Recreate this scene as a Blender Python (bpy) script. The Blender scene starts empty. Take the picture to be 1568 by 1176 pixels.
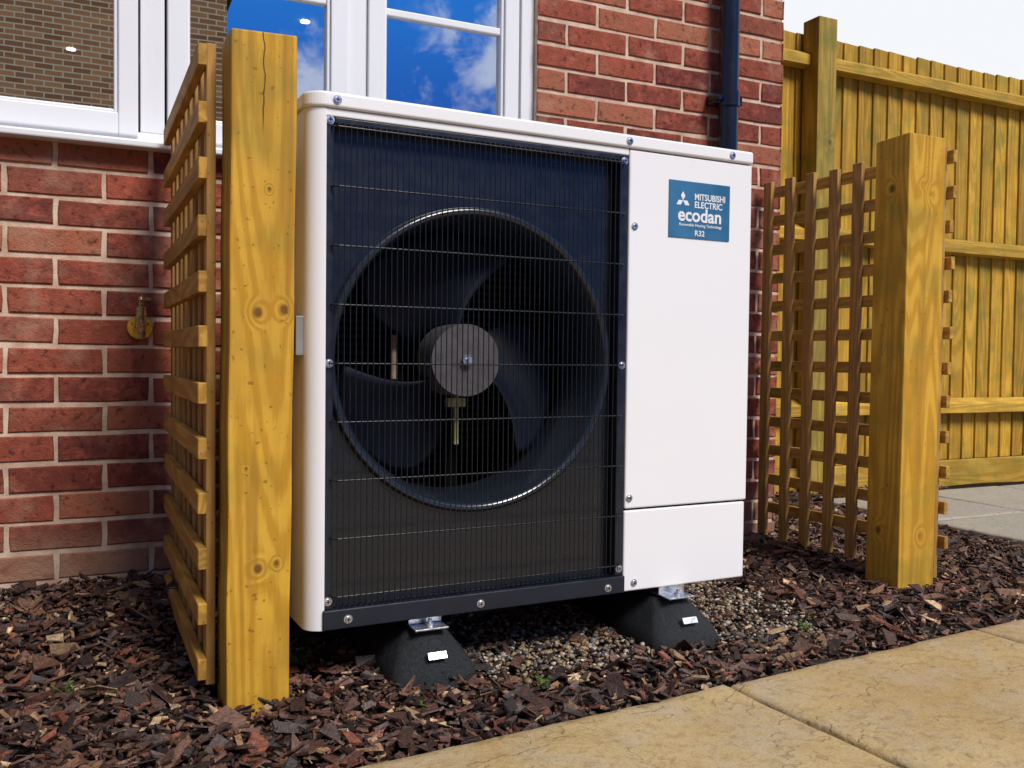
import bpy, bmesh, math, random
import numpy as np
from mathutils import Vector, Matrix, noise as mnoise
random.seed(7); rng=np.random.default_rng(11)
S=bpy.context.scene
S.view_settings.view_transform='Standard'; S.view_settings.look='None'
S.view_settings.exposure=0
COL=S.collection

# ---------------------------------------------------------------- helpers
class MB:
    def __init__(s): s.v=[];s.f=[];s.m=[];s.c=[];s.sm=[]
    def add(s,vs,fs,mat=0,col=(.5,.5,.5),smooth=False):
        o=len(s.v); s.v+= [tuple(p) for p in vs]; s.c+=[tuple(col)+(1,)]*len(vs)
        for f in fs: s.f.append(tuple(i+o for i in f)); s.m.append(mat); s.sm.append(smooth)
    def box(s,x0,x1,y0,y1,z0,z1,mat=0,col=None,M=None):
        if col is None: col=(random.random(),random.random(),random.random())
        vs=[(x0,y0,z0),(x1,y0,z0),(x1,y1,z0),(x0,y1,z0),(x0,y0,z1),(x1,y0,z1),(x1,y1,z1),(x0,y1,z1)]
        if M is not None: vs=[M@Vector(p) for p in vs]
        s.add(vs,[(0,3,2,1),(4,5,6,7),(0,1,5,4),(1,2,6,5),(2,3,7,6),(3,0,4,7)],mat,col)
    def cyl(s,p0,p1,r0,r1=None,n=16,mat=0,col=(.5,.5,.5),cap=True):
        if r1 is None: r1=r0
        p0=Vector(p0);p1=Vector(p1);d=(p1-p0).normalized()
        a=d.orthogonal().normalized(); b=d.cross(a)
        vs=[]
        for p,r in((p0,r0),(p1,r1)):
            for i in range(n):
                t=2*math.pi*i/n; vs.append(p+a*r*math.cos(t)+b*r*math.sin(t))
        fs=[(i,(i+1)%n,n+(i+1)%n,n+i) for i in range(n)]
        s.add(vs,fs,mat,col,True)
        if cap:
            s.add(vs,[tuple(range(n))[::-1],tuple(range(n,2*n))],mat,col)
    def prism(s,pts,z0,z1,mat=0,col=(.5,.5,.5)):
        n=len(pts); vs=[(x,y,z0) for x,y in pts]+[(x,y,z1) for x,y in pts]
        s.add(vs,[tuple(range(n))[::-1],tuple(range(n,2*n))]+[(i,(i+1)%n,n+(i+1)%n,n+i) for i in range(n)],mat,col)
    def revolve_y(s,c,prof,n=96,mat=0):
        vs=[];m=len(prof)
        for i in range(n):
            t=2*math.pi*i/n
            for r,y in prof: vs.append((c[0]+r*math.cos(t),y,c[1]+r*math.sin(t)))
        fs=[(i*m+j,i*m+j+1,((i+1)%n)*m+j+1,((i+1)%n)*m+j) for i in range(n) for j in range(m-1)]
        s.add(vs,fs,mat,(.5,.5,.5),True)
    def build(s,name,mats,parent=None,bevel=0,seg=2):
        me=bpy.data.meshes.new(name); me.from_pydata(s.v,[],s.f)
        for m in mats: me.materials.append(m)
        me.polygons.foreach_set('material_index',s.m)
        me.polygons.foreach_set('use_smooth',s.sm)
        at=me.color_attributes.new('Col','FLOAT_COLOR','POINT')
        at.data.foreach_set('color',np.array(s.c,dtype=np.float32).ravel())
        me.update()
        o=bpy.data.objects.new(name,me); COL.objects.link(o)
        if parent: o.parent=parent
        if bevel:
            b=o.modifiers.new('bevel','BEVEL'); b.width=bevel;b.segments=seg;b.limit_method='ANGLE';b.angle_limit=.6
            b.harden_normals=False
        return o
def empty(name):
    o=bpy.data.objects.new(name,None); COL.objects.link(o); o.empty_display_size=.1; return o
def np_mesh(name,V,F,C,mat,smooth=False):
    me=bpy.data.meshes.new(name); nf,k=F.shape
    me.vertices.add(len(V)); me.vertices.foreach_set('co',V.astype(np.float32).ravel())
    me.loops.add(nf*k); me.loops.foreach_set('vertex_index',F.astype(np.int32).ravel())
    me.polygons.add(nf); me.polygons.foreach_set('loop_start',np.arange(0,nf*k,k,dtype=np.int32))
    try: me.polygons.foreach_set('loop_total',np.full(nf,k,dtype=np.int32))
    except Exception: pass
    me.update(calc_edges=True); me.validate()
    me.polygons.foreach_set('use_smooth',np.full(nf,smooth))
    at=me.color_attributes.new('Col','FLOAT_COLOR','POINT'); at.data.foreach_set('color',C.astype(np.float32).ravel())
    me.materials.append(mat); o=bpy.data.objects.new(name,me); COL.objects.link(o); return o

class NT:
    def __init__(s,name):
        s.mat=bpy.data.materials.new(name); s.mat.use_nodes=True; s.t=s.mat.node_tree; s.t.nodes.clear()
        s.out=s.n('ShaderNodeOutputMaterial'); s.p=s.n('ShaderNodeBsdfPrincipled'); s.l(s.p.outputs[0],s.out.inputs[0])
    def n(s,k): return s.t.nodes.new(k)
    def l(s,a,b): s.t.links.new(a,b)
    def set(s,sock,v):
        if isinstance(v,bpy.types.NodeSocket): s.l(v,sock)
        else: sock.default_value=v
    def coord(s):
        return s.n('ShaderNodeTexCoord').outputs['Object']
    def math(s,op,a,b=0.,c=None,clamp=False):
        m=s.n('ShaderNodeMath');m.operation=op;m.use_clamp=clamp
        s.set(m.inputs[0],a);s.set(m.inputs[1],b)
        if c is not None:s.set(m.inputs[2],c)
        return m.outputs[0]
    def vmath(s,op,a,b=(0,0,0)):
        m=s.n('ShaderNodeVectorMath');m.operation=op; s.set(m.inputs[0],a);s.set(m.inputs[1],b)
        return m.outputs['Value'] if op in('LENGTH','DOT_PRODUCT') else m.outputs[0]
    def noise(s,vec,scale,detail=4,rough=.55,dist=0):
        m=s.n('ShaderNodeTexNoise'); s.l(vec,m.inputs['Vector']); m.inputs['Scale'].default_value=scale
        m.inputs['Detail'].default_value=min(detail,4);m.inputs['Roughness'].default_value=rough;m.inputs['Distortion'].default_value=dist
        return m.outputs[0]
    def mr(s,v,a,b,c=0.,d=1.,smooth=True):
        m=s.n('ShaderNodeMapRange'); 
        if smooth:m.interpolation_type='SMOOTHSTEP'
        s.set(m.inputs[0],v)
        for i,k in enumerate((a,b,c,d)): m.inputs[i+1].default_value=k
        return m.outputs[0]
    def mix(s,f,a,b,mode='MIX'):
        m=s.n('ShaderNodeMix');m.data_type='RGBA';m.blend_type=mode
        s.set(m.inputs[0],f)
        for k,v in((6,a),(7,b)):
            if isinstance(v,tuple): m.inputs[k].default_value=v if len(v)==4 else v+(1,)
            else: s.l(v,m.inputs[k])
        return m.outputs[2]
    def attr(s):
        a=s.n('ShaderNodeAttribute');a.attribute_name='Col'
        q=s.n('ShaderNodeSeparateColor'); s.l(a.outputs['Color'],q.inputs[0]); return a.outputs['Color'],q.outputs
    def bump(s,h,st=.3,d=.01,prev=None):
        b=s.n('ShaderNodeBump');b.inputs['Strength'].default_value=st;b.inputs['Distance'].default_value=d
        s.l(h,b.inputs['Height'])
        s.l(b.outputs[0],s.p.inputs['Normal']); return b.outputs[0]
    def fin(s,col,rough=.5,metal=0,spec=.5):
        s.set(s.p.inputs['Base Color'],col if not isinstance(col,tuple) else (col+(1,) if len(col)==3 else col))
        s.set(s.p.inputs['Roughness'],rough);s.p.inputs['Metallic'].default_value=metal
        s.p.inputs['Specular IOR Level'].default_value=spec; return s.mat

def plain(name,col,rough=.4,metal=0,spec=.5,var=.12,scale=25,bump=0.,rv=.07):
    t=NT(name); P=t.coord(); n=t.noise(P,scale,2,.6)
    c=t.mix(t.mr(n,.3,.7),tuple(x*(1-var) for x in col),tuple(min(1,x*(1+var)) for x in col))
    r=t.mr(n,.3,.7,max(0.02,rough-rv),min(1,rough+rv))
    if bump: t.bump(t.noise(P,scale*4,3),bump,.004)
    return t.fin(c,r,metal,spec)

def wood(name,light,mid,dark,axis=2,knots=(),rings=55,stretch=.1,green=.0,bright=(.8,1.12),crack=None):
    t=NT(name); P=t.coord(); ac,sep=t.attr()
    off=t.vmath('MULTIPLY',ac,(13.,9.,17.))
    Q0=t.vmath('ADD',P,off)
    sc=[1,1,1]; sc[axis]=stretch
    Q=t.vmath('MULTIPLY',Q0,tuple(sc))
    low=t.noise(Q,6,1,.4,.2)
    kd=None;core=None
    for (kx,ky,kz,r) in knots:
        d=t.vmath('SUBTRACT',P,(kx,ky,kz)); s2=[1,1,1]; s2[axis]=.8
        d=t.vmath('LENGTH',t.vmath('MULTIPLY',d,tuple(s2)))
        b=t.mr(d,0,r*2.4,.10,0.); c=t.mr(d,r*.35,r*.9,1,0)
        kd=b if kd is None else t.math('ADD',kd,b)
        core=c if core is None else t.math('MAXIMUM',core,c)
    v=low if kd is None else t.math('ADD',low,kd)
    ring=t.math('SINE',t.math('MULTIPLY',v,rings*2.2))
    ring=t.mr(ring,-1,1)
    fine=t.noise(Q,150,3,.65,.2)
    str_=t.noise(t.vmath('MULTIPLY',Q,(1,1,.5) if axis==2 else (1,1,1)),38,2,.6)
    g=t.math('ADD',t.math('MULTIPLY',ring,.40),t.math('MULTIPLY',fine,.8))
    c=t.mix(t.mr(g,.40,.84),light,mid)
    c=t.mix(t.mr(str_,.48,.72,0,.75),c,dark)
    blot=t.noise(Q0,5,3,.6)
    c=t.mix(t.mr(blot,.4,.75,0,.5),c,dark)
    if green: c=t.mix(t.mr(t.noise(Q0,8,2),.45,.72,0,green),c,(.17,.19,.03))
    if core is not None:
        c=t.mix(t.math('MULTIPLY',core,.85),c,(.12,.045,.010))
    spk=t.noise(P,95,1,.5)
    c=t.mix(t.mr(spk,.68,.76,0,.55),c,tuple(x*.35 for x in dark))
    if crack:
        q=t.n('ShaderNodeSeparateXYZ');t.l(P,q.inputs[0])
        wv=t.math('MULTIPLY',t.math('SUBTRACT',t.noise(P,14,3,.6),.5),.02)
        dd=t.math('ABSOLUTE',t.math('SUBTRACT',t.math('ADD',q.outputs[0],wv),crack[0]))
        k=t.math('MULTIPLY',t.mr(dd,.0006,.0020,1,0),t.mr(q.outputs[2],crack[1],crack[1]+.05,0,.9))
        c=t.mix(k,c,(.05,.02,.008))
    br=t.mr(sep[0],0,1,bright[0],bright[1],False)
    cc=t.n('ShaderNodeCombineColor'); [t.l(br,cc.inputs[i]) for i in range(3)]
    c=t.mix(1.,c,cc.outputs[0],'MULTIPLY')
    t.bump(g,.5,.002)
    return t.fin(c,.68,0,.3)

# ---------------------------------------------------------------- materials
M_post=wood('post_timber',(.70,.40,.042),(.54,.275,.018),(.38,.19,.018),2,
   knots=[(-.120,-.045,.735,.013),(-.072,-.045,.742,.012),(-.118,-.045,.265,.012),(-.085,-.045,.272,.007),(1.770,.105,1.135,.017),(1.683,.15,1.15,.015),(1.735,.105,1.16,.010),(1.76,.105,.16,.016),(1.680,.17,.17,.015),(-.1,-.045,.96,.005),(-.14,-.045,.45,.004)],green=.35,crack=(-.110,1.05))
M_trel_h=wood('trellis_timber_y',(.58,.33,.065),(.44,.22,.035),(.29,.15,.035),1,green=.2)
M_trel_v=wood('trellis_timber_z',(.54,.31,.09),(.41,.21,.055),(.28,.14,.045),2,green=.15)
M_fb=wood('fence_board_timber',(.62,.36,.042),(.48,.26,.022),(.29,.17,.022),2,green=.5,bright=(.68,1.16))
M_fr=wood('fence_rail_timber',(.62,.38,.055),(.48,.27,.03),(.33,.2,.03),0,green=.4)
M_fp=wood('fence_post_timber',(.46,.32,.06),(.35,.22,.03),(.22,.17,.04),2,knots=[(2.83,1.56,1.7,.022)],green=.6)

def brickmat(name,a=(.29,.074,.044),b=(.145,.036,.030),c3=(.41,.16,.09)):
    t=NT(name);P=t.coord();ac,sep=t.attr()
    c=t.mix(sep[0],b,a); c=t.mix(t.mr(sep[1],.6,1,0,.85),c,c3)
    n=t.noise(P,28,4,.65,.3); c=t.mix(t.mr(n,.42,.72,0,.6),c,tuple(x*1.6 for x in a))
    n2=t.noise(P,60,3,.6); c=t.mix(t.mr(n2,.53,.73,0,.75),c,tuple(x*.35 for x in b))
    n3=t.noise(P,9,3); c=t.mix(t.mr(n3,.52,.8,0,.45),c,(.48,.31,.22))
    z=t.n('ShaderNodeSeparateXYZ'); t.l(P,z.inputs[0])
    f=t.math('MULTIPLY',t.mr(z.outputs[2],.1,.24,1,0),t.mr(t.noise(P,12,3),.3,.6,.3,.85))
    c=t.mix(f,c,(.38,.23,.15))
    h=t.math('ADD',t.noise(P,45,4,.7,.4),t.math('MULTIPLY',t.noise(P,220,2),.35))
    t.bump(h,.8,.006)
    return t.fin(c,.88,0,.2)
M_brick=brickmat('red_brick')
def mortarmat():
    t=NT('mortar');P=t.coord(); n=t.noise(P,18,4,.6)
    c=t.mix(t.mr(n,.3,.7),(.50,.34,.25),(.74,.57,.44)); t.bump(t.noise(P,260,3),.6,.003)
    return t.fin(c,.95,0,.1)
M_mortar=mortarmat()
M_white=plain('white_upvc',(.80,.81,.84),.3,var=.006,scale=2,rv=.02)
M_casing=plain('white_painted_steel',(.86,.865,.885),.30,var=.006,scale=3,rv=.02)
M_hand=plain('handle_grey_plastic',(.22,.22,.23),.45,var=.05)
M_dark=plain('dark_painted_steel',(.010,.014,.024),.34,var=.15)
M_bell=plain('dark_gloss_plastic',(.016,.023,.036),.20,var=.05,spec=.9,rv=.02)
M_panel=plain('grille_back_panel',(.007,.010,.015),.28,var=.1,spec=.8,rv=.03)
M_wire=plain('black_wire',(.008,.010,.015),.3,var=.1)
M_inner=plain('inner_dark',(.004,.005,.005),.7,var=.2,spec=.15)
M_coil=plain('coil_fin',(.030,.034,.024),.5,var=.3,spec=.3)
M_blade=plain('fan_blade_plastic',(.006,.009,.020),.55,var=.08,spec=.22)
M_hub=plain('fan_hub_plastic',(.080,.074,.080),.6,var=.15,scale=60)
M_glint=plain('painted_glint_yellow',(.30,.29,.12),.4,var=.2,scale=60)  # painted reflection below the hub, not a part's own colour
M_tan=plain('painted_glint_tan',(.40,.30,.22),.6,var=.2,scale=60)  # tan colour imitating a reflection left of the hub
M_steel=plain('zinc_steel',(.6,.62,.66),.32,.9,var=.15,scale=90)
M_brass=plain('brass',(.85,.52,.06),.35,.45,var=.12,scale=70)
M_bronze=plain('aged_tap_metal',(.42,.28,.12),.3,.75,var=.35,scale=80)
M_rubber=plain('recycled_rubber',(.012,.014,.017),.55,var=.5,scale=160,bump=.8)
M_pipe=plain('black_pvc',(.010,.014,.03),.2,var=.1,rv=.03)
M_blue=plain('badge_blue',(.035,.15,.30),.35,var=.15,scale=8)
M_txt=plain('badge_white',(.8,.82,.85),.4,var=.02)
M_yel=plain('yellow_sticker',(.7,.6,.05),.5,var=.05)
M_leaf=plain('weed_leaf',(.07,.16,.02),.55,var=.4)
M_roof=plain('roof_tile',(.08,.06,.055),.8,var=.3)
M_ceil=plain('ceiling_paint',(.25,.24,.22),.9,var=.02)
_t=NT('downlight_glow');_t.p.inputs['Emission Color'].default_value=(1,.95,.85,1);_t.p.inputs['Emission Strength'].default_value=12;M_lamp=_t.mat

def chipmat():
    t=NT('bark_chip');P=t.coord();ac,sep=t.attr()
    n=t.noise(P,140,3,.65,.5)
    f=t.mr(n,.3,.7,.5,1.35);cc=t.n('ShaderNodeCombineColor'); [t.l(f,cc.inputs[i]) for i in range(3)]
    c=t.mix(1.,ac,cc.outputs[0],'MULTIPLY')
    t.bump(n,.6,.004); return t.fin(c,.58,0,.5)
M_chip=chipmat()
def stonemat():
    t=NT('pea_gravel');P=t.coord();ac,_=t.attr(); n=t.noise(P,300,2)
    c=t.mix(t.mr(n,.3,.7,.0,.4),ac,(.1,.08,.06)); return t.fin(c,.45,0,.45)
M_stone=stonemat()
def soilmat():
    t=NT('soil');P=t.coord();c=t.mix(t.mr(t.noise(P,60,4,.7),.35,.7),(.010,.007,.006),(.04,.024,.018))
    t.bump(t.noise(P,90,4,.7),1,.01);return t.fin(c,.95,0,.1)
M_soil=soilmat()
def slabmat(name,a,b,d,g):
    t=NT(name);P=t.coord();ac,sep=t.attr()
    Q=t.vmath('ADD',P,t.vmath('MULTIPLY',ac,(7.,5.,0.)))
    n=t.noise(Q,2.6,4,.55,.6); c=t.mix(t.mr(n,.35,.65),a,b)
    c=t.mix(t.mr(sep[0],.0,1,0,.6),c,d)
    c=t.mix(t.mr(t.noise(Q,7,4,.6,.5),.42,.7,0,.7),c,g)
    n2=t.noise(Q,45,4,.7); c=t.mix(t.mr(n2,.46,.73,0,.6),c,tuple(x*.55 for x in b))
    n4=t.noise(Q,240,2,.6); c=t.mix(t.mr(n4,.50,.72,0,.5),c,tuple(x*.4 for x in b))
    n3=t.noise(Q,4,4,.65,.3)
    crk=t.mr(t.math('ABSOLUTE',t.math('SUBTRACT',n3,.5)),0,.004,1,0)
    c=t.mix(t.math('MULTIPLY',crk,.55),c,tuple(x*.4 for x in b))
    h=t.math('ADD',t.math('MULTIPLY',t.mr(n3,.49,.51),.6),t.math('ADD',t.math('MULTIPLY',t.noise(Q,90,4,.7),.8),t.noise(Q,22,3,.6))); t.bump(h,.6,.004)
    return t.fin(c,.66,0,.4)
M_slab=slabmat('sandstone',(.52,.38,.18),(.43,.29,.12),(.38,.26,.15),(.46,.37,.25))
M_conc=slabmat('path_stone',(.46,.43,.37),(.38,.36,.31),(.34,.32,.28),(.42,.36,.28))
def groundmat():
    t=NT('ground_grass');P=t.coord();c=t.mix(t.mr(t.noise(P,3,4,.7),.35,.7),(.03,.06,.012),(.08,.11,.03))
    t.bump(t.noise(P,80,4),1,.02);return t.fin(c,.95,0,.1)
M_ground=groundmat()
def glassmat():
    t=NT('window_glass'); t.t.nodes.remove(t.p)
    g=t.n('ShaderNodeBsdfGlossy');g.inputs['Roughness'].default_value=.0;g.inputs['Color'].default_value=(.85,.9,.95,1)
    d=t.n('ShaderNodeBsdfTransparent');d.inputs[0].default_value=(.9,.95,1,1)
    m=t.n('ShaderNodeMixShader');m.inputs[0].default_value=.80
    b=t.n('ShaderNodeBump');b.inputs['Strength'].default_value=.03;b.inputs['Distance'].default_value=.01
    t.l(t.noise(t.coord(),3,1),b.inputs['Height']);t.l(b.outputs[0],g.inputs['Normal'])
    t.l(d.outputs[0],m.inputs[1]);t.l(g.outputs[0],m.inputs[2]);t.l(m.outputs[0],t.out.inputs[0]);return t.mat
M_glass=glassmat()

# ---------------------------------------------------------------- ground heights
def sst(a,b,x):
    t=np.clip((x-a)/(b-a),0,1); return t*t*(3-2*t)
def gh(x,y):
    return .062*sst(.15,.78,y)*(1-.75*sst(.9,1.5,x))*(1-sst(2.1,2.5,x))+.004*np.sin(7*x+3*y)*np.cos(5*y-2*x)+.003
EA=math.atan(.0695)
def yedge(x): return -.371+.0695*x

g=MB(); g.box(-120,120,-120,120,-.30,-.06,0,(.5,.5,.5)); g.build('ground',[M_ground])
nx,ny=150,50; X=np.linspace(-4,6,nx);Y=np.linspace(-.46,1.74,ny)
XX,YY=np.meshgrid(X,Y); Z=gh(XX,YY)-.010
V=np.stack([XX,YY,Z],-1).reshape(-1,3); idx=np.arange(nx*ny).reshape(ny,nx)
F=np.stack([idx[:-1,:-1],idx[:-1,1:],idx[1:,1:],idx[1:,:-1]],-1).reshape(-1,4)
np_mesh('soil_bed',V,F,np.full((len(V),4),.5),M_soil,True)

def chips(N,x0,x1,y0,y1,keep,smin=.007,smax=.042):
    px=rng.uniform(x0,x1,N);py=rng.uniform(y0,y1,N); k=keep(px,py); px=px[k];py=py[k];N=len(px)
    L=np.clip(rng.lognormal(math.log(.0175),.55,N),smin,.060);W=L*rng.uniform(.16,.50,N);T=rng.uniform(.0018,.0055,N)
    base=np.array([(-.5,-.5,-.5),(.5,-.5,-.5),(.5,.5,-.5),(-.5,.5,-.5),(-.5,-.5,.5),(.5,-.5,.5),(.5,.5,.5),(-.5,.5,.5)])
    P=base[None]*np.stack([L,W,T],-1)[:,None,:]
    jit=rng.uniform(-.34,.34,(N,4,2))*np.stack([L*.7,W],-1)[:,None,:]
    P[:,:4,:2]+=jit;P[:,4:,:2]+=jit*.8
    P[:,:,2]+= rng.uniform(-1,1,(N,1))*2.2*(P[:,:,1]**2)/W[:,None]+rng.normal(0,.0009,(N,8))
    yaw=rng.uniform(0,2*math.pi,N);a=rng.normal(0,.38,N);b=rng.normal(0,.30,N)
    def R(ax,t):
        c,s=np.cos(t),np.sin(t);o=np.zeros((N,3,3));i,j,k=ax
        o[:,k,k]=1;o[:,i,i]=c;o[:,j,j]=c;o[:,i,j]=-s;o[:,j,i]=s;return o
    M=R((0,1,2),yaw)@R((1,2,0),a)@R((2,0,1),b)
    P=np.einsum('nij,nkj->nki',M,P)
    pz=gh(px,py)+rng.uniform(-.005,.017,N)
    P+=np.stack([px,py,pz],-1)[:,None,:]
    f=np.array([(0,3,2,1),(4,5,6,7),(0,1,5,4),(1,2,6,5),(2,3,7,6),(3,0,4,7)])
    F=(np.arange(N)[:,None,None]*8+f[None]).reshape(-1,4)
    pal=np.array([(.050,.024,.018),(.085,.038,.026),(.14,.066,.042),(.024,.014,.013),(.26,.15,.08),(.50,.34,.19),(.10,.068,.062),(.18,.060,.034)])
    pi=rng.choice(len(pal),N,p=[.23,.20,.15,.18,.08,.035,.065,.06]); C=pal[pi]*rng.uniform(.6,1.4,(N,1))
    C=np.concatenate([C,np.ones((N,1))],1); C=np.repeat(C,8,0)
    return P.reshape(-1,3),F,C
def grav(x,y): 
    d=np.maximum(np.abs(x-.66)/.58,np.abs(y-.22)/.32)+.10*np.sin(9*x)+.07*np.sin(17*x+8*y)
    return 1-sst(.75,1.1,d)
def keep(x,y):
    ok=(y>yedge(x)+.002)&~((y>.82)&(x<1.9))&~((x>2.63)&(y<1.41))
    ok&=~((grav(x,y)>.3)&(rng.uniform(0,1,len(x))<.82))
    ok&=~((x>-.175)&(x<-.06)&(y>-.04)&(y<.075))
    return ok
V,F,C=chips(80000,-1.7,3.6,-.5,1.66,keep)
np_mesh('bark_mulch',V,F,C,M_chip)
bm=bmesh.new();bmesh.ops.create_icosphere(bm,subdivisions=1,radius=1);iv=np.array([v.co[:] for v in bm.verts]);iff=np.array([[v.index for v in f.verts] for f in bm.faces]);bm.free()
N=12000;px=rng.uniform(0,1.35,N);py=rng.uniform(-.18,.60,N);k=rng.uniform(0,1,N)<grav(px,py)+.03;px=px[k];py=py[k];N=len(px)
s=np.clip(rng.lognormal(math.log(.0048),.38,(N,1)),.0026,.012)*np.array([[1,.8,.6]])*rng.uniform(.8,1.25,(N,3))
P=iv[None]*s[:,None,:]*rng.uniform(.88,1.1,(N,len(iv),1));yaw=rng.uniform(0,6.28,N);c_,s_=np.cos(yaw),np.sin(yaw)
P=np.stack([P[...,0]*c_[:,None]-P[...,1]*s_[:,None],P[...,0]*s_[:,None]+P[...,1]*c_[:,None],P[...,2]],-1)
P+=np.stack([px,py,gh(px,py)+rng.uniform(-.004,.008,N)],-1)[:,None,:]
pal=np.array([(.38,.27,.15),(.52,.46,.38),(.13,.11,.09),(.25,.16,.09),(.74,.70,.64),(.17,.17,.18)])
C=pal[rng.choice(6,N,p=[.28,.17,.2,.2,.07,.08])]*rng.uniform(.65,1.15,(N,1));C=np.repeat(np.concatenate([C,np.ones((N,1))],1),len(iv),0)
np_mesh('pea_gravel',P.reshape(-1,3),(np.arange(N)[:,None,None]*len(iv)+iff[None]).reshape(-1,3),C,M_stone,True)

# slabs
def slab(mb,x0,x1,y0,y1,ztop,M,seed,riv=.0026):
    nx=max(6,int((x1-x0)/.025));ny=max(6,int((y1-y0)/.025)); col=(random.random(),random.random(),random.random())
    vs=[];
    def pt(u,v):
        x=x0+(x1-x0)*u;y=y0+(y1-y0)*v
        w=.0055
        if u in(0,1): x+=w*mnoise.noise((seed,y*14,u*5))+.002*mnoise.noise((seed,y*60,u*5))
        if v in(0,1): y+=w*mnoise.noise((x*14,seed,v*5))+.003*mnoise.noise((x*60,seed,v*5))
        e=min(u*(x1-x0),(1-u)*(x1-x0),v*(y1-y0),(1-v)*(y1-y0))
        n_=mnoise.noise((x*3.1,y*3.1,seed))
        z=ztop+riv*n_+riv*.6*mnoise.noise((x*19,y*19,seed))+(.0016 if n_>.08 else 0)-(.006 if e<.001 else 0)
        return (x,y,z)
    us=[0,.010]+[i/nx for i in range(1,nx)]+[.990,1];vs_=[0,.012]+[i/ny for i in range(1,ny)]+[.988,1]
    a=len(us);b=len(vs_)
    for v in vs_:
        for u in us: vs.append(M@Vector(pt(u,v)))
    fs=[(j*a+i,j*a+i+1,(j+1)*a+i+1,(j+1)*a+i) for j in range(b-1) for i in range(a-1)]
    per=[i for i in range(a)]+[j*a+a-1 for j in range(1,b)]+[(b-1)*a+i for i in range(a-2,-1,-1)]+[j*a for j in range(b-2,0,-1)]
    n0=len(vs)
    for i in per: q=vs[i];vs.append(Vector((q.x,q.y,q.z-.04)))
    m=len(per)
    fs+=[(per[i],n0+i,n0+(i+1)%m,per[(i+1)%m]) for i in range(m)]
    mb.add(vs,fs,0,col,True)
Mp=Matrix.Translation((0,-.371,0))@Matrix.Rotation(EA,4,'Z')
pa=MB();k=0;y=0
for row in range(6):
    d=[.6,.45,.6,.6,.45,.6][row]; x=.742-.79*8+(.37*row%.79 if row else 0)
    while x<7:
        slab(pa,x+.005,x+.785,y-d+.005,y-.0,.017,Mp,k*3.7+.3);k+=1;x+=.79
    y-=d+.005
pa.build('sandstone_patio',[M_slab])
t=NT('patio_joint');P_=t.coord();t.bump(t.noise(P_,200,3),.5,.003);M_joint=t.fin(t.mix(t.mr(t.noise(P_,30,4),.3,.7),(.07,.06,.04),(.16,.13,.09)),.95)
jm=MB();jm.box(-5.6,7,-3.3,-.010,-.05,.006,0,(.5,.5,.5),Mp);jm.build('patio_bedding',[M_joint])
pt=MB();y=1.40;k=100
while y>-.1:
    for x in(2.64,3.25,3.86,4.47): slab(pt,x,x+.60,y-.59,y,.024,Matrix(),k*1.3,.001);k+=1
    y-=.6
pt.build('garden_path',[M_conc])

# ---------------------------------------------------------------- brick house
house=empty('brick_house')
def brickwall(mb,O,U,Nn,u0,u1,z0,z1,opens,off=.21,dep=.005):
    O=Vector(O);U=Vector(U);Nn=Vector(Nn); k0=int(round(z0/.075));k1=int(round(z1/.075))
    for k in range(k0,k1):
        za=k*.075+.006;zb=za+.063
        hd=off if k%2 else off+.1125
        i0=int((u0-hd)/.225)-2;i1=int((u1-hd)/.225)+2
        segs=[(u0,u1)]
        for (a,b,c,d) in opens:
            if zb>c and za<d:
                ns=[]
                for (p,q) in segs:
                    if b<=p or a>=q: ns.append((p,q))
                    else:
                        if a>p: ns.append((p,a))
                        if b<q: ns.append((b,q))
                segs=ns
        for i in range(i0,i1):
            a=hd+i*.225+.006;b=a+.213
            for (p,q) in segs:
                aa=max(a,p);bb=min(b,q)
                if bb-aa<.02: continue
                col=(random.random(),random.random(),random.random())
                j=lambda s=.0022:random.uniform(-s,s)
                c=.003; dz=j(.002); out=dep+j(.0015)
                um=(aa+bb)/2
                A=[(aa+j(),za+dz),(um,za+dz+j(.0016)),(bb+j(),za+dz+j()),(bb+j(.0016),(za+zb)/2),(bb+j(),zb+dz+j()),(um,zb+dz+j(.0016)),(aa+j(),zb+dz),(aa+j(.0016),(za+zb)/2)]
                cu,cz=um,(za+zb)/2
                ins=[(u+(c if u<cu-.001 else (-c if u>cu+.001 else 0)),z+(c if z<cz-.004 else (-c if z>cz+.004 else 0))) for u,z in A]
                vs=[O+U*u+Nn*(-.002)+Vector((0,0,z)) for u,z in A]+[O+U*u+Nn*(out-.0025)+Vector((0,0,z)) for u,z in A]+[O+U*u+Nn*out+Vector((0,0,z)) for u,z in ins]
                fs=[]
                for s0 in(0,8):
                    for e in range(8): fs.append((s0+e,s0+(e+1)%8,s0+8+(e+1)%8,s0+8+e))
                fs.append(tuple(range(16,24))); mb.add(vs,fs,0,col)
WY=.842; HX=1.885; OP=(-.84,.894,1.2,2.25)
b=MB(); brickwall(b,(0,WY,0),(1,0,0),(0,-1,0),-4.2,HX,0,2.7,[OP])
brickwall(b,(HX-.006,0,0),(0,1,0),(1,0,0),WY-.006,6,0,2.7,[],.3)
b.build('bricks',[M_brick],house)
m=MB();mo=(.5,.5,.5)
m.box(-4.2,OP[0],WY,WY+.1,-.1,2.7,0,mo);m.box(OP[1],HX-.007,WY,WY+.1,-.1,2.7,0,mo)
m.box(OP[0],OP[1],WY,WY+.1,-.1,OP[2],0,mo);m.box(OP[0],OP[1],WY,WY+.1,OP[3],2.7,0,mo)
m.box(HX-.1,HX-.007,WY+.1,6,-.1,2.7,0,mo);m.box(-4.2,-4.1,WY+.1,6,-.1,2.7,0,mo);m.box(-4.1,HX-.1,5.9,6,-.1,2.7,0,mo)
m.build('mortar_walls',[M_mortar],house)
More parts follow.
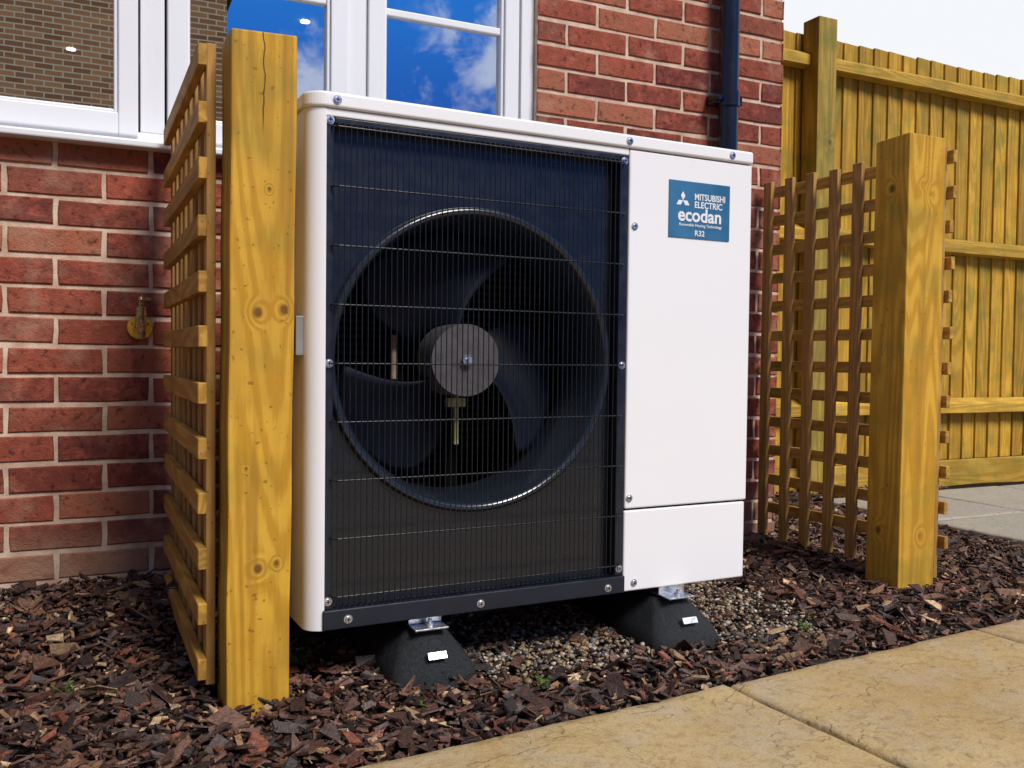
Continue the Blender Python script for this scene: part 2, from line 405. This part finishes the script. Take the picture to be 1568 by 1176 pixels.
r=MB();r.box(-4.5,HX+.25,WY-.25,6.2,2.7,2.78,0,mo);r.add([(-4.5,WY-.3,2.78),(HX+.25,WY-.3,2.78),(HX+.25,6.3,2.78),(-4.5,6.3,2.78),(-4.5,3.4,4.6),(HX+.25,3.4,4.6)],[(0,1,5,4),(2,3,4,5),(1,2,5),(3,0,4)],0,mo)
r.build('roof',[M_roof],house)
# window
w=MB();fy=WY+.024; z0=1.205;z1=2.25
x0,x1=OP[0],OP[1]
w.box(x0,x1,fy,fy+.06,z0,z0+.035,0,mo); w.box(x0,x1,fy,fy+.06,z1-.05,z1,0,mo)
panes=[(-.71,-.318),(-.150,.240),(.398,.787)]
w.box(x0,x0+.045,fy,fy+.06,z0+.035,z1-.05,0,mo);w.box(x1-.045,x1,fy,fy+.06,z0+.035,z1-.05,0,mo)
for mx in(-.234,.319): w.box(mx-.030,mx+.030,fy,fy+.06,z0+.035,z1-.05,0,mo)
gz=1.283
for a,c in panes:
    L=a-.048 ;R=c+.048; y0=fy-.014;y1=fy+.04
    w.box(L,a,y0,y1,z0+.022,z1-.03,0,mo);w.box(c,R,y0,y1,z0+.022,z1-.03,0,mo)
    w.box(a,c,y0+.001,y1,z0+.022,gz,0,mo);w.box(a,c,y0+.001,y1,z1-.085,z1-.03,0,mo)
    w.box(a,c,fy+.003,fy+.03,1.66,1.682,0,mo)
    for q in((a,a+.010),(c-.010,c)): w.box(q[0],q[1],fy-.004,fy+.02,gz+.0,z1-.085,0,mo)
    w.box(a+.01,c-.01,fy-.004,fy+.02,gz,gz+.010,0,mo)
w.build('window_frame',[M_white],house,.0035,2)
sl=MB();sl.box(x0-.03,x1+.03,WY-.055,fy+.03,1.186,1.2035,0,mo);sl.box(x0,x1,WY-.02,fy-.001,1.2035,1.212,0,mo);sl.build('window_sill',[M_white],house,.004,2)
gl=MB()
for a,c in panes: gl.add([(a,fy+.016,gz),(c,fy+.016,gz),(c,fy+.016,z1-.085),(a,fy+.016,z1-.085)],[(0,1,2,3)],0,mo)
gl.build('window_glass',[M_glass],house)
ce=MB();ce.box(-4.09,HX-.11,WY+.11,5.89,2.36,2.42,0,mo);ce.build('ceiling',[M_ceil],house)
ce=MB();ce.cyl((.64,2.97,2.352),(.64,2.97,2.358),.024,n=24);ce.cyl((-.44,4.0,2.352),(-.44,4.0,2.358),.024,n=24);ce.build('downlights',[M_lamp],house)

# neighbouring house (seen reflected in the windows)
nh=empty('brick_house.001')
def nbr():
    t=NT('pale_brick');P=t.coord();mp=t.n('ShaderNodeMapping');mp.inputs['Rotation'].default_value=(math.radians(90),0,0);t.l(P,mp.inputs[0])
    br=t.n('ShaderNodeTexBrick');t.l(mp.outputs[0],br.inputs[0]);br.inputs['Scale'].default_value=1;br.inputs['Brick Width'].default_value=.225;br.inputs['Row Height'].default_value=.075
    br.inputs['Mortar Size'].default_value=.009;br.inputs['Color1'].default_value=(.72,.36,.17,1);br.inputs['Color2'].default_value=(.38,.16,.08,1);br.inputs['Mortar'].default_value=(.9,.78,.6,1)
    return t.fin(br.outputs[0],.9)
M_nb=nbr()
q=MB();q.box(-13,1.5,-16,-10,-.1,6.2,0,mo);q.build('walls',[M_nb],nh)
q=MB();q.add([(-13.3,-16.3,6.2),(1.8,-16.3,6.2),(1.8,-9.7,6.2),(-13.3,-9.7,6.2),(-13.3,-13,8.8),(1.8,-13,8.8)],[(0,1,5,4),(2,3,4,5),(1,2,5),(3,0,4),(0,3,2,1)],0,mo);q.build('roof',[M_roof],nh)
q=MB();
for wx in(-9,-5.5): q.box(wx,wx+1.4,-10,-9.97,3.9,5.2,0,mo);q.box(wx,wx+1.4,-10,-9.97,.9,2.2,0,mo)
q.build('windows',[M_inner],nh)

# drainpipe
d=MB();px_,py_=1.598,WY-.006-.052
d.cyl((px_,py_,.06),(px_,py_,2.7),.034,n=32,cap=False);d.cyl((px_,py_,1.52),(px_,py_,1.57),.039,n=32)
d.box(px_-.055,px_+.055,py_-.006,WY-.006,1.53,1.56);d.cyl((px_-.05,py_-.02,1.545),(px_-.05,py_+.03,1.545),.009)
d.cyl((px_,py_,2.2),(px_,py_,2.28),.04,n=32)
d.build('drainpipe',[M_pipe])

# tap
tp=MB();tx,tz=-.268,.745;ty=WY-.007
tp.cyl((tx,ty,tz-.02),(tx,ty-.005,tz-.02),.032,.030,n=28,mat=0)
for a in(0,1,2):
    t_=a*2.094+.52;tp.cyl((tx+.022*math.cos(t_),ty-.004,tz-.02+.022*math.sin(t_)),(tx+.022*math.cos(t_),ty-.008,tz-.02+.022*math.sin(t_)),.003,n=8,mat=1)
tp.cyl((tx,ty-.004,tz-.005),(tx,ty-.05,tz-.002),.010,n=16,mat=1)
tp.cyl((tx,ty-.05,tz-.022),(tx,ty-.05,tz+.032),.015,.012,n=18,mat=1)
tp.cyl((tx,ty-.05,tz+.032),(tx,ty-.05,tz+.05),.006,n=12,mat=1)
tp.cyl((tx,ty-.05,tz+.05),(tx,ty-.05,tz+.058),.009,.006,n=12,mat=1)
tp.box(tx-.006,tx+.024,ty-.056,ty-.046,tz+.048,tz+.056,1)
tp.cyl((tx,ty-.05,tz-.005),(tx,ty-.085,tz-.022),.009,n=14,mat=1);tp.cyl((tx,ty-.085,tz-.018),(tx,ty-.088,tz-.05),.0105,.0085,n=16,mat=1)
tp.build('outdoor_tap',[M_brass,M_bronze],None,.001,1)

# ---------------------------------------------------------------- posts and trellis
def post(name,x0,x1,y0,y1,z1,mat,lean=0,shear=0):
    mb=MB();n=14;vs=[]
    for i in range(n+1):
        z=-.1+(z1+.1)*i/n
        w=.0012*math.sin(i*1.7+x0)+shear*(z/z1);e=lean*(z/z1)
        for (x,y) in((x0-e,y0-e*.4),(x1+e,y0-e*.4),(x1+e,y1),(x0-e,y1)): vs.append((x+w,y+.0012*math.sin(i*1.7+x0),z+(.003*math.sin(40*x+30*y) if i==n else 0)))
    fs=[(4*i+k,4*i+(k+1)%4,4*i+4+(k+1)%4,4*i+4+k) for i in range(n) for k in range(4)]+[(3,2,1,0),(4*n,4*n+1,4*n+2,4*n+3)]
    mb.add(vs,fs,0,(.5,.5,.5));return mb.build(name,[mat],None,.0035,2)
post('timber_post',-.175,-.061,-.045,.070,1.243,M_post,.002,.010)
post('timber_post.001',1.678,1.820,.095,.215,1.297,M_post,.001,.006)
def trellis(name,xin,sgn,y0,y1,z0,z1,sz,sy,wd=.04):
    e=empty(name);v=MB();h=MB();t=.017
    a,b_=sorted((0,sgn*t));c,d_=sorted((sgn*(t+.0005),sgn*(2*t)))
    D=y1-y0;ny_=int(round((D-.015-wd)/sy))
    for i in range(ny_+1):
        y=.012+(D-.018-wd)*i/ny_
        j=random.uniform(-.003,.003);v.box(a,b_,y+j,y+wd+j,z0,z1+random.uniform(-.004,.004))
    z=z1-.05
    while z>z0:
        j=random.uniform(-.003,.003);h.box(c,d_,random.uniform(-.008,.0),D+random.uniform(-.004,.006),z+j,z+wd+j,0,None,Matrix.Rotation(random.uniform(-.004,.004),4,'X'));z-=sz
    v.build('vertical_battens',[M_trel_v],e,.0015,1);h.build('horizontal_battens',[M_trel_h],e,.0015,1)
    e.location=(xin,y0,0);return e
trellis('trellis_panel',-.1815,-1,.03,.76,.03,1.240,.104,.098)
e=trellis('trellis_panel.001',1.8255,1,.085,.812,.03,1.280,.101,.094,.036); e.rotation_euler=(0,0,math.radians(3.8))

# ---------------------------------------------------------------- fence
fe=empty('timber_fence');fb=MB();x=1.9;FY=1.69
while x<7.5:
    M=Matrix.Translation((x,FY-.012,0))@Matrix.Rotation(.11,4,'Z')
    fb.box(0,.112,0,.012,.13,2.235+random.uniform(-.004,.004),0,None,M);x+=.102
fb.build('boards',[M_fb],fe,.0015,1)
fr=MB();bays=((1.9,2.75),(2.865,5.13),(5.245,7.5));FZ=FY-.016
for z in(2.10,1.27,.42):
    for (a,b2) in bays:
        col=(random.random(),random.random(),random.random())
        fr.add([(a,FZ,z-.04),(a,FZ-.055,z-.035),(a,FZ-.055,z+.015),(a,FZ,z+.045),(b2,FZ,z-.04),(b2,FZ-.055,z-.035),(b2,FZ-.055,z+.015),(b2,FZ,z+.045)],[(0,1,2,3),(7,6,5,4),(0,4,5,1),(1,5,6,2),(2,6,7,3),(3,7,4,0)],0,col)
for (a,b2) in bays: fr.box(a,b2,FY-.046,FY-.016,-.02,.13)
fr.build('rails',[M_fr],fe,.002,1)
fp=MB()
for a in(2.75,5.13): fp.box(a,a+.115,FY-.12,FY-.014,-.1,2.285,0,(.4,.4,.4))
fp.build('posts',[M_fp],fe,.004,2)

# ---------------------------------------------------------------- heat pump
hp=empty('heat_pump')
_a=math.radians(1.6)
hp.matrix_world=Matrix.Translation((1.05,0,-.002))@Matrix.Rotation(_a,4,'Z')@Matrix.Diagonal((1.025,1,1,1))@Matrix.Translation((-1.05,0,0))
ZB,ZT=.132,1.158
def arc(cx,cy,r,a0,a1,n=10): return [(cx+r*math.cos(math.radians(a0+(a1-a0)*i/n)),cy+r*math.sin(math.radians(a0+(a1-a0)*i/n))) for i in range(n+1)]
s=MB()
out=[(.034,0)]+arc(.036,.036,.036,270,180)[1:]+[(0,.45)]
inn=[(.006,.45)]+arc(.036,.036,.030,180,270)+[(.034,.006)]
s.prism(out+inn,ZB,1.128)
ls=s.build('left_side_panel',[M_casing],hp)
for p in ls.data.polygons: p.use_smooth=abs(p.normal.z)<.5
try:
    ls.data.set_sharp_from_angle(angle=.6)
except Exception: pass
s=MB();lid=arc(.036,.034,.040,180,270)+[(1.046,-.006),(1.053,.001),(1.053,.455),(-.004,.455)]
s.prism(lid,1.129,ZT);s.build('lid',[M_casing],hp,.008,3)
s=MB();s.box(.705,1.05,0,.45,.321,1.127,0,mo);s.build('service_panel',[M_casing],hp,.004,3)
s=MB();s.box(.705,1.047,.002,.447,.132,.3165,0,mo);s.build('lower_service_panel',[M_casing],hp,.004,3)
s=MB();s.box(.71,1.04,.01,.44,.30,.33,0,mo);s.box(.03,1.03,.05,.44,.118,.131,0,mo);s.build('base_pan',[M_inner],hp)
s=MB();s.box(.030,.7035,.001,.03,1.1135,1.128,0,mo);s.build('top_strip',[M_casing],hp,.002,2)
s=MB();s.box(.0305,.704,-.006,.034,.133,.171,0,mo);s.box(.0305,.050,.003,.034,.1715,1.113,0,mo);s.box(.683,.704,.003,.034,.1715,1.113,0,mo)
s.box(.0505,.6825,.003,.034,1.100,1.113,0,mo);s.build('grille_frame',[M_dark],hp,.002,2)
CX,CZ=.360,.653
def panelhole(mb,x0,x1,z0,z1,R,y,n=128):
    vs=[];
    for i in range(n):
        t=2*math.pi*i/n;c,s_=math.cos(t),math.sin(t);vs.append((CX+R*c,y,CZ+R*s_))
        k=min((x1-CX)/c if c>1e-9 else 1e9,(x0-CX)/c if c<-1e-9 else 1e9,(z1-CZ)/s_ if s_>1e-9 else 1e9,(z0-CZ)/s_ if s_<-1e-9 else 1e9)
        vs.append((CX+k*c,y,CZ+k*s_))
    mb.add(vs,[(2*i,2*i+1,2*((i+1)%n)+1,2*((i+1)%n)) for i in range(n)],0,mo)
s=MB();panelhole(s,.037,.703,.14,1.125,.306,.036);s.build('fan_panel',[M_panel],hp)
s=MB();s.revolve_y((CX,CZ),[(.319,.036),(.318,.028),(.313,.022),(.306,.022),(.300,.030),(.294,.05),(.289,.08),(.287,.11),(.287,.19)],128);s.build('bell_mouth',[M_bell],hp)
s=MB();s.add([(.037,.037,.14),(.037,.42,.14),(.037,.42,1.12),(.037,.037,1.12),(.703,.037,.14),(.703,.42,.14),(.703,.42,1.12),(.703,.037,1.12)],[(0,1,2,3),(4,7,6,5),(3,2,6,7),(0,4,5,1),(1,5,6,2)],0,mo);s.build('light_leak_liner',[M_inner],hp)  # dark sheets added to stop light leaks and keep the cavity dark
s=MB();z=.15
while z<1.11: s.box(.04,.70,.385,.40,z,z+.009,0,mo);z+=.019
for i in range(8): s.box(.05+i*.09,.056+i*.09,.40,.41,.14,1.11,0,mo)
s.build('heat_exchanger',[M_coil],hp)
s=MB()
z=.14
while z<1.12: s.box(.01,1.04,.435,.438,z,z+.012,0,mo);z+=.02
s.build('rear_guard',[M_dark],hp)
s=MB();s.box(CX-.07,CX-.045,.30,.32,.14,1.12,0,mo);s.box(CX+.045,CX+.07,.30,.32,.14,1.12,0,mo);s.cyl((CX,.17,CZ),(CX,.30,CZ),.055,n=32,mat=0,col=mo);s.box(CX-.1,CX+.1,.295,.30,CZ-.06,CZ+.06,0,mo)
s.build('motor_mount',[M_inner],hp)
s=MB();s.box(CX+.008,CX+.018,.17,.18,CZ-.19,CZ-.07,0,mo);s.box(CX-.010,CX+.032,.165,.185,CZ-.105,CZ-.085,0,mo);s.cyl((.262,.27,CZ-.045),(.262,.27,CZ+.055),.008,n=16,mat=1);s.build('fan_glint_bars',[M_glint,M_tan],hp,.001,1)  # added bars stand in for reflections inside the fan opening
s=MB();s.cyl((CX,.092,CZ),(CX,.175,CZ),.078,.080,n=64,col=mo);s.cyl((CX,.080,CZ),(CX,.092,CZ),.012,n=20,mat=1,col=mo);s.cyl((CX,.074,CZ),(CX,.080,CZ),.006,n=6,mat=1,col=mo)
s.build('fan_hub',[M_hub,M_steel],hp,.004,3)
s=MB();nu,nv=20,14
for k in range(3):
    th0=math.radians([0,120,240][k]);vs=[]
    for j in range(nv+1):
        t_=j/nv;r_=.066+.212*t_
        wd=1.0+.35*math.sin(math.pi*t_*.7)
        for i in range(nu+1):
            u=i/nu; a=th0-.35*t_**1.5+wd*(u-.5); rr=r_*(1-.10*t_*(2*u-1)**4)
            yy=.125+.11*u+.018*math.sin(math.pi*u)*(.3+t_)
            vs.append((CX+rr*math.cos(a),yy,CZ+rr*math.sin(a)))
    a_=nu+1
    s.add(vs,[(j*a_+i,j*a_+i+1,(j+1)*a_+i+1,(j+1)*a_+i) for j in range(nv) for i in range(nu)],0,mo,True)
fb_=s.build('fan_blades',[M_blade],hp);so=fb_.modifiers.new('t','SOLIDIFY');so.thickness=.004
s=MB();x=.0545
while x<.681:
    pts=[(x,.012,1.104),(x,-.006,1.100),(x,-.0125,1.090),(x,-.0125,.186),(x,-.007,.176),(x,.012,.173)]
    for p,q2 in zip(pts,pts[1:]): s.cyl(p,q2,.0012,n=5,cap=False)
    x+=.01145
for k in range(-4,5):
    z=.645+.112*k
    pts=[(.043,.008,z),(.047,-.006,z),(.053,-.0105,z),(.681,-.0105,z),(.689,-.006,z),(.694,.008,z)]
    for p,q2 in zip(pts,pts[1:]): s.cyl(p,q2,.0018,n=6,cap=False)
s.build('wire_grille',[M_wire],hp)
s=MB()
for (x,z,y) in[(.041,1.106,.003),(.041,.645,.003),(.041,.187,.003),(.693,1.100,.003),(.693,.645,.003),(.693,.187,.003),(.052,1.143,-.006),(.70,1.143,-.006),(.985,1.143,-.006),(.72,.957,0),(.716,.345,0),(.733,.151,.002),(.078,.151,-.006),(.354,.149,-.006),(.66,.148,-.006)]:
    s.cyl((x,y-.0015,z),(x,y+.001,z),.0085,n=20,mat=0);s.cyl((x,y-.005,z),(x,y-.001,z),.0052,.0062,n=14,mat=0);s.box(x-.004,x+.004,y-.0056,y-.0048,z-.0007,z+.0007,1,mo);s.box(x-.0007,x+.0007,y-.0058,y-.0049,z-.004,z+.004,1,mo)
s.build('screws',[M_steel,M_inner],hp)
s=MB();s.box(-.014,.002,.03,.12,.66,.735,0,mo);s.box(-.0155,-.0135,.04,.11,.67,.71,1,mo);s.build('side_handle',[M_hand,M_dark],hp,.003,2)
s=MB();s.box(1.048,1.075,.04,.12,.49,.53,0,mo);s.box(1.0755,1.0765,.045,.115,.495,.525,1,mo);s.box(1.050,1.07,.0385,.0395,.493,.51,1,mo);s.build('valve_cover',[M_casing,M_yel],hp,.002,2)
s=MB();s.box(.810,.983,-.0022,.001,.940,1.071,0,mo);s.build('badge',[M_blue],hp,.001,2)
def text(body,x,z,size,mat,name,bold=0,align='LEFT',sx=1):
    c=bpy.data.curves.new(name,'FONT');c.body=body;c.size=size;c.offset=bold;c.extrude=.0002;c.align_x=align
    o=bpy.data.objects.new(name,c);COL.objects.link(o);o.rotation_euler=(math.pi/2,0,0);o.location=(x,-.0027,z);o.scale=(sx,1,1)
    dg=bpy.context.evaluated_depsgraph_get();dg.update();me=bpy.data.meshes.new_from_object(o.evaluated_get(dg));me.transform(o.matrix_basis)
    bpy.data.objects.remove(o);me.materials.clear();me.materials.append(mat);o=bpy.data.objects.new(name,me);COL.objects.link(o);o.parent=hp
text('MITSUBISHI',.880,1.030,.0205,M_txt,'badge_text_1',.0004,sx=.86)
text('ELECTRIC',.880,1.012,.0205,M_txt,'badge_text_2',.0004,sx=.9)
text('ecodan',.834,.980,.043,M_txt,'badge_text_3',.0010,sx=1.0)
text('Renewable Heating Technology',.838,.968,.0095,M_txt,'badge_text_4',.0001)
text('R32',.896,.947,.018,M_txt,'badge_text_5',.0003,'CENTER')
s=MB()
def rh(cx,cz,ang,L=.0125,W=.0072):
    c,s_=math.cos(ang),math.sin(ang);q=[(0,0),(L,W),(2*L,0),(L,-W)]
    pts=[(cx+a*c-b*s_,-.0028,cz+a*s_+b*c) for a,b in q];s.add(pts,[(0,3,2,1)],0,mo)
for a in(90,210,330): rh(.848,1.026,math.radians(a),.0105,.0062)
s.build('badge_logo',[M_txt],hp)

def foot(name,cx):
    e=empty(name);m_=MB();yb=.47;h=.102
    # lofted rounded block: superellipse plan that shrinks towards the top
    L=[(0,.090,-.094),(.020,.090,-.094),(.040,.084,-.086),(.062,.070,-.070),(.082,.056,-.055),(.096,.048,-.044),(h,.042,-.036)]
    n=40;vs=[]
    for (z,hw,yf) in L:
        cy=(yf+yb)/2;hl=(yb-yf)/2-.2*z
        for i in range(n):
            t=2*math.pi*i/n;c_,s_=math.cos(t),math.sin(t);ex=.45
            # rounded rectangle: clamp a large-radius corner
            r=.045
            x=(1 if c_>0 else -1)*(hw-r)+r*c_ if abs(c_)>1e-6 else 0
            y=(1 if s_>0 else -1)*(hl-r)+r*s_ if abs(s_)>1e-6 else 0
            if hw<r: x=hw*c_
            w=.0015*mnoise.noise((i*.9,z*60,cx*9))
            vs.append((cx+x+w,cy+y+w,z+.002))
    fs=[(j*n+i,j*n+(i+1)%n,(j+1)*n+(i+1)%n,(j+1)*n+i) for j in range(len(L)-1) for i in range(n)]
    m_.add(vs,fs,0,mo,True);m_.add(vs[-n:],[tuple(range(n))],0,mo)
    m_.build('rubber_block',[M_rubber],e)
    yo=-.012
    m_=MB();m_.box(cx-.026,cx+.026,.002+yo,.44,.1045,.108,0,mo);m_.box(cx-.036,cx+.036,-.030+yo,.05+yo,.1085,.1125,0,mo);m_.box(cx-.036,cx+.036,.012+yo,.016+yo,.1125,.130,0,mo);m_.box(cx-.036,cx+.036,.38,.44,.1085,.1125,0,mo)
    m_.cyl((cx+.002,-.010+yo,.1125),(cx+.002,-.010+yo,.119),.0095,n=6);m_.cyl((cx+.002,-.010+yo,.119),(cx+.002,-.010+yo,.127),.0045,n=10)
    m_.add([(cx-.020,-.072,.060),(cx+.020,-.072,.060),(cx+.020,-.064,.072),(cx-.020,-.064,.072),(cx-.020,-.078,.061),(cx+.020,-.078,.061),(cx+.020,-.070,.074),(cx-.020,-.070,.074)],[(0,1,2,3),(7,6,5,4),(0,4,5,1),(1,5,6,2),(2,6,7,3),(3,7,4,0)],0,mo)
    m_.build('steel_rail',[M_steel],e,.001,1)
foot('rubber_mounting_foot',.225);foot('rubber_mounting_foot.001',.835)

def weed(name,x,y,n,h,spread):
    mb=MB();z=float(gh(x,y))+.008
    for i in range(n):
        a=random.uniform(0,6.28);t=random.uniform(.2,1);l=h*random.uniform(.5,1);tip=Vector((x+math.cos(a)*spread*t,y+math.sin(a)*spread*t,z+l))
        b0=Vector((x,y,z));mb.cyl(b0,tip,.0007,.0005,n=5,cap=False)
        for k in range(3):
            c=b0.lerp(tip,.4+.3*k);aa=random.uniform(0,6.28);d_=Vector((math.cos(aa),math.sin(aa),random.uniform(-.1,.5)))*h*.32;sd=Vector((-math.sin(aa),math.cos(aa),0))*h*.11
            mb.add([c,c+d_*.5+sd,c+d_,c+d_*.5-sd],[(0,1,2,3)],0,mo)
    mb.build(name,[M_leaf])
for i,(x,y,n,h,sp) in enumerate([(-.44,.16,5,.025,.02),(.40,-.19,7,.03,.02),(.15,-.2,4,.02,.02),(1.15,-.10,7,.035,.025),(-.03,.12,22,.05,.05)]):
    weed('weed' if i==0 else 'weed.%03d'%i,x,y,n,h,sp)

# ---------------------------------------------------------------- light
sd=Vector((.26,-.76,.88)).normalized()
L=bpy.data.lights.new('sun','SUN');L.energy=3.7;L.angle=math.radians(20);L.color=(1,.94,.85)
lo=bpy.data.objects.new('sun',L);COL.objects.link(lo);lo.rotation_euler=(-sd).to_track_quat('-Z','Y').to_euler()
W=bpy.data.worlds.new('World');S.world=W;W.use_nodes=True;T=W.node_tree;T.nodes.clear()
class WT(NT):
    def __init__(s): s.t=T
wt=WT();wo=wt.n('ShaderNodeOutputWorld');bg=wt.n('ShaderNodeBackground');wt.l(bg.outputs[0],wo.inputs[0]);bg.inputs[1].default_value=.09
sky=wt.n('ShaderNodeTexSky');sky.sky_type='NISHITA';sky.sun_disc=False;sky.sun_elevation=math.asin(sd.z);sky.sun_rotation=math.atan2(sd.x,sd.y)
D=wt.n('ShaderNodeTexCoord').outputs['Generated'];sx=wt.n('ShaderNodeSeparateXYZ');wt.l(D,sx.inputs[0])
m1=wt.math('MULTIPLY',wt.mr(sx.outputs[1],-.1,-.55,0,1),wt.mr(sx.outputs[2],.4,.8,1,0))
blue=wt.mix(wt.mr(sx.outputs[2],.20,.42),(.05,1.1,5.8),(.10,2.6,9.2))
c=wt.mix(wt.math('MULTIPLY',m1,.96),sky.outputs[0],blue)
cn=wt.noise(wt.vmath('MULTIPLY',D,(1,1,2.4)),3.1,4,.58,.2)
cl=wt.math('MULTIPLY',wt.mr(cn,.56,.70,0,.8),wt.math('SUBTRACT',1,wt.math('MULTIPLY',m1,.92)))
bank=wt.mr(wt.vmath('DOT_PRODUCT',D,(.64,.76,.12)),.45,.92,0,.97)
fl=wt.noise(D,16,4,.65,.4)
tot=wt.math('MAXIMUM',cl,bank)
for (v,r) in (((.405,-.860,.310),.075),((.215,-.942,.262),.05)):
    dd=wt.vmath('LENGTH',wt.vmath('SUBTRACT',D,v))
    dd=wt.math('ADD',wt.math('DIVIDE',dd,r),wt.math('MULTIPLY',wt.math('SUBTRACT',fl,.5),4.0))
    tot=wt.math('MAXIMUM',tot,wt.mr(dd,.1,1.2,.6,0))
c=wt.mix(tot,c,(10.4,10.6,11.0))
wt.l(c,bg.inputs[0])

# ---------------------------------------------------------------- camera
cd=bpy.data.cameras.new('camera');co=bpy.data.objects.new('camera',cd);COL.objects.link(co);S.camera=co
cd.sensor_width=36;cd.lens=1400/1568*36;cd.clip_start=.02;cd.clip_end=500
yaw=math.radians(25.5);pit=math.radians(-1.72);rol=math.radians(.64)
Fw=Vector((math.sin(yaw)*math.cos(pit),math.cos(yaw)*math.cos(pit),math.sin(pit)))
Rt=Fw.cross(Vector((0,0,1))).normalized();Up=Rt.cross(Fw)
R2=Rt*math.cos(rol)+Up*math.sin(rol);U2=Up*math.cos(rol)-Rt*math.sin(rol)
co.matrix_world=Matrix(((R2.x,U2.x,-Fw.x,-.419),(R2.y,U2.y,-Fw.y,-1.751),(R2.z,U2.z,-Fw.z,.66),(0,0,0,1)))
